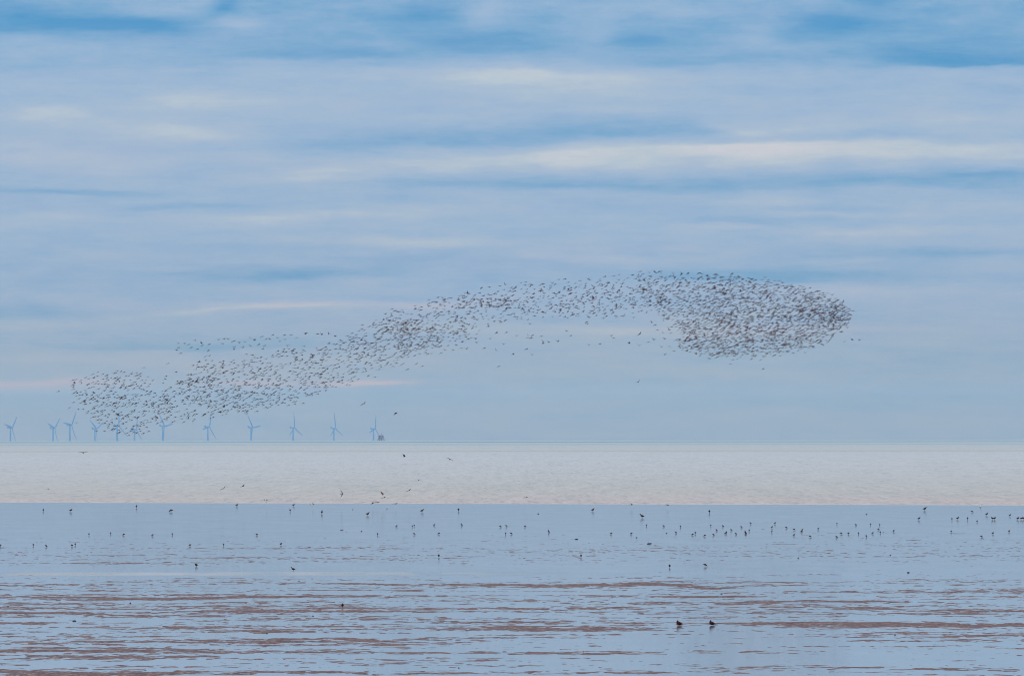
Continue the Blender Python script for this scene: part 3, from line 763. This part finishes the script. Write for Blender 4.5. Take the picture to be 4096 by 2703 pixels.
# ------------------------------------------------------------------ birds standing on the wet flats
def stander(kind, S=1.0):
    """bird on its feet facing +X; S = standing height in metres"""
    L = []
    if kind in ('up', 'cur', 'gull', 'look'):
        path = [(-.42, .42), (-.34, .44), (-.22, .50), (-.05, .54), (.12, .58), (.20, .66), (.235, .76), (.25, .84), (.285, .90), (.335, .90), (.36, .885)]
        rad = [.012, .04, .10, .15, .145, .10, .062, .055, .075, .05, .016]
        tip = (.50, .84) if kind != 'cur' else None
        lp = .30
    elif kind == 'feed':
        path = [(-.45, .56), (-.36, .56), (-.22, .57), (-.04, .57), (.12, .52), (.24, .43), (.32, .33), (.37, .25), (.41, .19), (.44, .14), (.45, .11)]
        rad = [.012, .04, .10, .15, .14, .10, .065, .06, .07, .045, .015]; tip = (.48, .0); lp = .32
    elif kind == 'probe':
        path = [(-.46, .72), (-.36, .68), (-.24, .63), (-.08, .57), (.08, .48), (.19, .37), (.25, .28), (.28, .21), (.30, .15), (.31, .10), (.315, .08)]
        rad = [.012, .04, .10, .15, .14, .10, .07, .06, .07, .045, .015]; tip = (.32, -.02); lp = .30
    elif kind == 'rest':
        path = [(-.66, .20), (-.52, .24), (-.32, .28), (-.08, .32), (.14, .38), (.26, .48), (.28, .58), (.26, .68), (.20, .74), (.12, .73), (.05, .68)]
        rad = [.015, .06, .15, .22, .22, .17, .11, .10, .11, .07, .02]; tip = (-.08, .62); lp = .10
    else:  # 'plump' head tucked
        path = [(-.40, .44), (-.32, .46), (-.20, .50), (-.04, .54), (.10, .58), (.18, .64), (.22, .70), (.245, .76), (.275, .79), (.31, .79), (.33, .78)]
        rad = [.012, .05, .12, .17, .165, .13, .09, .075, .075, .05, .016]; tip = (.44, .75); lp = .30
    if kind != 'rest':
        path = [(x * 1.08, z - .07 if z > .3 else z) for x, z in path]
        tip = tip and (tip[0] * 1.08, tip[1] - (.07 if tip[1] > .3 else 0))
    pts = [(x * S, 0, z * S) for x, z in path]
    kf = 1.5 if S < .3 and kind != 'rest' else 1.25
    v, f = tube(pts, [(r * S * kf * 1.04, r * S * kf) for r in rad], 10)
    nF = len(f)
    if kind == 'gull': mi = [2] * (10 * 7) + [0] * (10 * 3) + [1, 0]
    else: mi = [0] * nF
    L.append((v, f, mi))
    if kind == 'cur':
        v, f = tube([(x * S, 0, z * S) for x, z in ((.36, .825), (.45, .81), (.56, .76), (.65, .69), (.70, .61))], [.026 * S, .022 * S, .018 * S, .016 * S, .012 * S], 6)
    else:
        v, f = tube([(path[-1][0] * S, 0, path[-1][1] * S), (tip[0] * S, 0, tip[1] * S)], [.024 * S, .012 * S], 6)
    L.append((v, f, 3 if kind != 'cur' else 0))
    # folded wing along each side, its tips past the tail
    for sd_ in (-1, 1):
        a, bq = path[4], path[0]
        w = [((a[0] + .02) * S, sd_ * .10 * S, (a[1] + .02) * S), (path[3][0] * S, sd_ * .15 * S, (path[3][1] + .05) * S),
             (path[2][0] * S, sd_ * .095 * S, (path[2][1] + .05) * S), ((bq[0] - .06) * S, sd_ * .02 * S, (bq[1] + .0) * S)]
        v, f = tube(w, [(.03 * S, .07 * S), (.05 * S, .13 * S), (.04 * S, .09 * S), (.008 * S, .014 * S)], 8)
        L.append((v, f, 1 if kind != 'gull' else 2))
    if kind != 'rest':
        for sd_, dx in ((-1, -.02), (1, .07)):
            x0 = -.02; y0 = sd_ * .05
            pts = [(x0 * S, y0 * S, (path[3][1] - .10) * S), ((x0 + dx * .3 - .02) * S, y0 * S, lp * .62 * S), ((x0 + dx) * S, y0 * S, .012 * S)]
            v, f = tube(pts, [.045 * S, .022 * S, .019 * S], 6); L.append((v, f, 4 if S > .3 else 0))
            for toe in (-.5, 0, .5):
                v, f = tube([((x0 + dx) * S, y0 * S, .012 * S), ((x0 + dx + .08 * math.cos(toe)) * S, (y0 + .08 * math.sin(toe)) * S, .006 * S)], [.010 * S, .006 * S], 5)
                L.append((v, f, 4 if S > .3 else 0))
    return join(L)
def raise_wings(vfi, S, spread=False):
    L = [vfi]
    for sd_ in (-1, 1):
        if spread: w = [(0, .08, .56), (.05, .30, .66), (-.05, .52, .60), (-.12, .62, .52)]
        else: w = [(.02, .06, .58), (-.05, .12, .86), (-.16, .16, 1.06), (-.28, .18, 1.14)]
        v, f = tube([(a * S, sd_ * b_ * S, c * S) for a, b_, c in w], [(.14 * S, .02 * S), (.13 * S, .018 * S), (.08 * S, .012 * S), (.012 * S, .006 * S)], 8)
        L.append((v, f, 1))
    return join(L)
SM = {}
def stand_mesh(kind, S):
    key = (kind, S)
    if key not in SM:
        if kind == 'wing': g = raise_wings(stander('feed', S), S)
        elif kind == 'spread': g = raise_wings(stander('up', S), S, True)
        else: g = stander(kind, S)
        SM[key] = mk_mesh("standing_wader", g)
    return SM[key]
def put(name, px, py, kind, S, face, label, cat="bird", group=None):
    S = round(S * (1.5 if name == 'oystercatcher' else 1.2 if name == 'small_wader' else 1.15), 3)
    o = bpy.data.objects.new(name, stand_mesh(kind, S)); COL.objects.link(o)
    yaw = {'R': rnd.uniform(-14, 14), 'L': 180 + rnd.uniform(-14, 14), 'C': -90 + rnd.uniform(-18, 18), 'B': 90 + rnd.uniform(-18, 18)}[face]
    o.location = ground(px, py); o.rotation_euler = (0, 0, math.radians(yaw))
    tag(o, label, cat, group)
q = 2.3203
big = "larger waders standing on the wet sand"
A = lambda ox, zx, zy: (ox + zx / q, 1750 + zy / q)
B = lambda ox, zx, zy: (ox + zx / q, 2150 + zy / q)
BIG = [
 (A(0,402,684),'plump',.36,'C',"large dark wader facing the viewer, leftmost of the standing birds near the shoreline"),
 (A(0,657,689),'up',.40,'R',"large dark wader facing right with legs apart, second from the left near the shoreline"),
 (A(0,1267,653),'look',.42,'B',"slim brown wader standing upright close under the shoreline below the sixth turbine"),
 (A(0,1588,691),'feed',.44,'L',"large dark wader bent low with its bill in the film, tail up to the right"),
 (A(0,2198,637),'plump',.34,'R',"black wader with long bill facing right, right below the shoreline's left part"),
 (A(1024,348,637),'up',.34,'R',"black wader facing right at the shoreline, left of the flying white-barred bird"),
 (A(1024,317,686),'plump',.34,'C',"round dark wader facing the viewer just below the black wader at the shoreline"),
 (A(1024,611,710),'cur',.46,'C',"brown long-billed wader with its bill held to the left"),
 (A(1024,1037,724),'look',.42,'R',"brown upright wader with a raised head, between two long gaps of bare sand"),
 (A(1024,1541,694),'up',.42,'R',"large dark wader with hunched back facing right, right of centre-left near the shoreline"),
 (A(1024,1880,684),'plump',.42,'C',"reddish brown wader facing the viewer near the middle of the shoreline"),
 (A(2048,750,685),'up',.40,'R',"reddish brown wader facing right, left of the big curve-billed one"),
 (A(2048,1208,748),'cur',.48,'L',"big brown wader with long curved bill pointing left"),
 (A(2048,1832,701),'plump',.42,'C',"round dark wader facing the viewer, right of the curve-billed one"),
 (A(3072,1455,677),'cur',.46,'R',"tall dark long-billed wader facing right near the shoreline's right part"),
 (A(3072,1893,694),'feed',.28,'R',"small dark wader bent forward between the tall dark one and the white gull"),
 (A(3072,2030,722),'up',.34,'R',"plump black wader right below the white gull"),
 (A(3072,2245,731),'up',.28,'R',"slim dark wader facing right near the right edge"),
 (A(3072,1400,764),'up',.33,'R',"dark brown wader facing right below the tall long-billed one"),
 (A(3072,1707,766),'plump',.30,'B',"small round dark wader, left of the three in a line on the right"),
 (A(3072,1760,761),'up',.34,'R',"reddish brown wader, middle one of the three in a line on the right"),
 (A(3072,1852,763),'plump',.33,'C',"pale-breasted wader, right one of the three in a line on the right"),
 (A(3072,2083,762),'plump',.34,'L',"mottled brown wader, left bird of the touching pair on the right"),
 (A(3072,2102,762),'plump',.34,'R',"mottled brown wader, right bird of the touching pair on the right"),
 (A(3072,1940,784),'up',.20,'R',"tiny dark wader standing left below the touching pair"),
 (A(3072,2318,763),'up',.34,'R',"black wader facing right, beside the pair cut by the right edge"),
 (A(3072,2350,763),'up',.33,'R',"brown wader, left of the last two at the right edge"),
 (A(3072,2370,762),'up',.35,'R',"dark brown wader cut by the right edge of the picture"),
 (B(0,1822,267),'plump',.24,'L',"dark round wader standing alone on the smooth lane at lower left"),
 (B(1024,345,311),'up',.30,'L',"black wader facing left with a strong bill, alone on the smooth lane"),
 (B(1024,803,651),'plump',.29,'C',"dark wader with red legs facing the viewer among the brown mud ripples"),
 (B(1024,1697,181),'plump',.25,'C',"small dark wader facing the viewer, left of the centre on the smooth sand"),
 (B(2048,641,181),'plump',.24,'B',"small brown wader seen from behind in the middle of the smooth sand"),
 (B(2048,1463,277),'plump',.25,'B',"black wader seen from behind with a clear reflection, left of the last smooth-lane bird"),
 (B(2048,1792,267),'feed',.27,'R',"mottled dark wader bent forward, rightmost bird on the smooth lane"),
]
for (p, k, S, fc, lab) in BIG: put("standing_wader", p[0], p[1], k, S, fc, lab, "bird", big)
put("gull", *A(3072, 1973, 657), 'gull', .38, 'R', "white gull with dark head standing at the right part of the shoreline", "gull")
put("oystercatcher", *B(2048, 1550, 812), 'rest', .20, 'L', "black bird resting on the film among mud ripples, left one of the two", "bird", "pair of resting black birds")
put("oystercatcher", *B(2048, 1855, 811), 'rest', .20, 'L', "black bird resting with its back to the right, right one of the two", "bird", "pair of resting black birds")

ORD = ["first","second","third","fourth","fifth","sixth","seventh","eighth","ninth","tenth","eleventh","twelfth","thirteenth","fourteenth","fifteenth",
       "sixteenth","seventeenth","eighteenth","nineteenth","twentieth","twenty-first","twenty-second"]
PT = {'up': 'upright', 'plump': 'round', 'feed': 'bent forward', 'probe': 'tipped forward', 'wing': 'with a raised wing', 'spread': 'with spread wings'}
def row(ox, pts, where, group):
    out = []
    for w in pts.split():
        k = {'u': 'up', 'p': 'plump', 'f': 'feed', 'o': 'probe', 'w': 'wing', 's': 'spread'}[w[-2]]; fc = w[-1]
        a, b_ = w[:-2].split(','); out.append((ox + float(a) / q, 1750 + (float(b_) + 9) / q, k, fc))
    out.sort()
    for i, (x, y, k, fc) in enumerate(out):
        put("small_wader", x, y, k, .205 if k != 'spread' else .22, fc, "tiny dark wader %s, %s from the left %s" % (PT[k], ORD[i], where), "small wader", group)
row(0, "826,895pC 1027,888pC 1149,897fL 1417,903fL 1599,895pC", "below the left shoreline", "small waders in the left row")
row(0, "5,1001pC 309,996pB 429,1005oR 668,1001pL 698,990pC 1764,997fL 2075,995pB 2607,988pR", "in the lowest left row", "small waders in the lowest left row")
row(1024, "1306,818fL 1450,820pC 1468,815pC 1656,808fL 1907,808wR 2267,822fR 2322,817fR 2496,820fR", "in centre-left's upper row", "small waders in the upper centre row")
row(1024, "7,897fR 1129,895pC 1467,892fR 1698,888fL 2317,890pC 2368,888fR 2717,873wR", "in centre-left's lower row", "small waders in the lower centre row")
row(2048, "1248,812pC 1405,818fR 1563,823pC 1845,814pC 1956,818fR 2127,827fR 2215,793uL", "in centre-right's upper row", "small waders in centre-right's upper row")
row(2048, "921,888fL 1108,888fL 1521,878oR 1677,897fL 1701,885sC 1790,907fL 1870,900oR 1899,857oR 1983,885fL 1990,878pC 2033,855fR 2078,890oR 2165,877wR 2172,888oR 2201,860pC 2412,872pC", "in centre-right's busy group", "small waders in the busy group")
row(3072, "36,830uR 64,793uR 169,833fR 241,850fR 312,868fL 318,855uR 466,845uR 640,797pB 814,807fR 952,803pC 1037,808pC 1023,848fR", "in the right upper row", "small waders in the upper right cluster")
row(3072, "243,902fL 390,915fR 635,920fR 678,886fR 747,887pR 840,887pC 912,915sC 973,884fL 1042,878pC 1166,865pR", "in the right lower row", "small waders in the lower right cluster")
row(3072, "1700,870pC 1980,916fR 2087,886pR 2238,867pR", "at the far right", "small waders at the far right")

# ------------------------------------------------------------------ stones, weed, driftwood
stone_m = plain("wet_stone", (.03, .025, .03), .5, .4, .4, 8)
def lump(px, py, w, h, label, name="stone", cat="stone", group="dark stones on the wet sand", long=.8):
    r2 = random.Random(int(px * 7 + py))
    p = ground(px, py); D = p.y
    W_, H_ = w / F * D / 2, h / F * D
    V_, F_ = [], []
    n, m_ = 10, 6
    for j in range(m_ + 1):
        ph = math.pi * j / m_
        for i in range(n):
            t_ = 2 * math.pi * i / n
            r = 1 + r2.uniform(-.22, .22)
            V_.append(Vector((W_ * math.sin(ph) * math.cos(t_) * r, W_ * long * math.sin(ph) * math.sin(t_) * r, H_ * .35 + H_ * .65 * math.cos(ph) * (1 + r2.uniform(-.15, .15)))))
    for j in range(m_):
        for i in range(n):
            i2 = (i + 1) % n
            F_.append((j * n + i, (j + 1) * n + i, (j + 1) * n + i2, j * n + i2))
    o = mesh_obj(name, V_, F_, stone_m); o.location = p
    tag(o, label, cat, group)
lump(521, 2412, 7, 4, "small black stone between brown strips in the left third of the flats")
lump(32, 2426, 9, 4, "small dark stone at the far left on a brown strip")
lump(297, 2483, 18, 4, "flat dark clump of weed at lower left", "weed_clump", "seaweed", "dark weed clumps")
lump(1252, 2463, 8, 3, "little dark stone below right of the red-legged wader")
lump(1835, 2670, 7, 3, "little dark stone near the bottom edge, left of centre")
lump(1067, 2532, 8, 3, "flat dark pebble on the blue pool at lower left of centre")
lump(2001, 2487, 14, 3, "thin dark weed clump just left of the broad brown bank", "weed_clump", "seaweed", "dark weed clumps")
lump(2886, 2374, 10, 3, "small dark stone right of the centre above the brown ripples")
lump(2306, 2156, 14, 3, "thin dark weed clump on the smooth sand in the centre", "weed_clump", "seaweed", "dark weed clumps")
lump(2546, 2150, 8, 3, "small dark pebble above the driftwood")
lump(2333, 2604, 6, 3, "tiny dark stone alone in the lower blue pool")
lump(2666, 2132, 5, 3, "tiny dark pebble left of the busy group of small waders")
lump(2153, 2055, 7, 3, "tiny dark pebble near the shoreline in the middle")
lump(3633, 2290, 11, 4, "small black stone on the smooth lane at the right")
lump(3193, 2231, 6, 3, "tiny dark pebble on the smooth lane, right of the last standing bird")
lump(3561, 2220, 6, 3, "tiny dark pebble above the small black stone at the right")
lump(3580, 2538, 10, 3, "flat dark pebble below the long brown strip at the right")
lump(3466, 2057, 6, 3, "tiny dark pebble left of the tall long-billed wader")
lump(3533, 2129, 5, 2, "tiny dark pebble among the right cluster of small waders")
lump(1446, 2124, 5, 3, "tiny dark pebble right of the short floating stick")
lump(1411, 2038, 4, 3, "tiny dark pebble below the bird with upright wings")
lump(1548, 2035, 4, 3, "tiny dark pebble below the low pair of flying birds")
lump(3020, 2408, 9, 3, "small dark weed clump on brown ripples right of centre", "weed_clump", "seaweed", "dark weed clumps")
def stick(px, py, w, h, label):
    p = ground(px, py); k = p.y / F
    v, f = tube([(-w / 2 * k, 0, h * .3 * k), (-w * .2 * k, .05, h * .55 * k), (w * .2 * k, 0, h * .5 * k), (w / 2 * k, .1, h * .7 * k)], [h * .3 * k, h * .5 * k, h * .5 * k, h * .35 * k], 8)
    o = mesh_obj("driftwood", v, f, dark_f); o.location = p
    tag(o, label, "driftwood")
stick(2597, 2175, 18, 4, "short dark piece of driftwood lying on the wet sand right of centre")
stick(1367, 2119, 12, 2, "short thin stick lying below the bird with upright wings")

# ------------------------------------------------------------------ haze
hz = bpy.data.materials.new("haze"); hz.use_nodes = True
nt = hz.node_tree; nt.nodes.clear()
pv = nt.nodes.new('ShaderNodeVolumePrincipled'); out = nt.nodes.new('ShaderNodeOutputMaterial')
pv.inputs['Color'].default_value = (.46, .74, 1.0, 1)
pv.inputs['Density'].default_value = 1.5e-5
pv.inputs['Anisotropy'].default_value = 0.0
nt.links.new(pv.outputs[0], out.inputs['Volume'])
v, f = box(-8800, 8800, -1700, 41500, -130.0, 150.0)
ho = mesh_obj("haze", v, f, hz, smooth_=False)
tag(ho, kind='stuff', label="pale blue sea haze", cat="haze")

SC.cycles.volume_step_rate = 1.0
SC.cycles.volume_bounces = 1
SC.cycles.pixel_filter_type = 'BLACKMAN_HARRIS'
SC.cycles.filter_width = 1.0
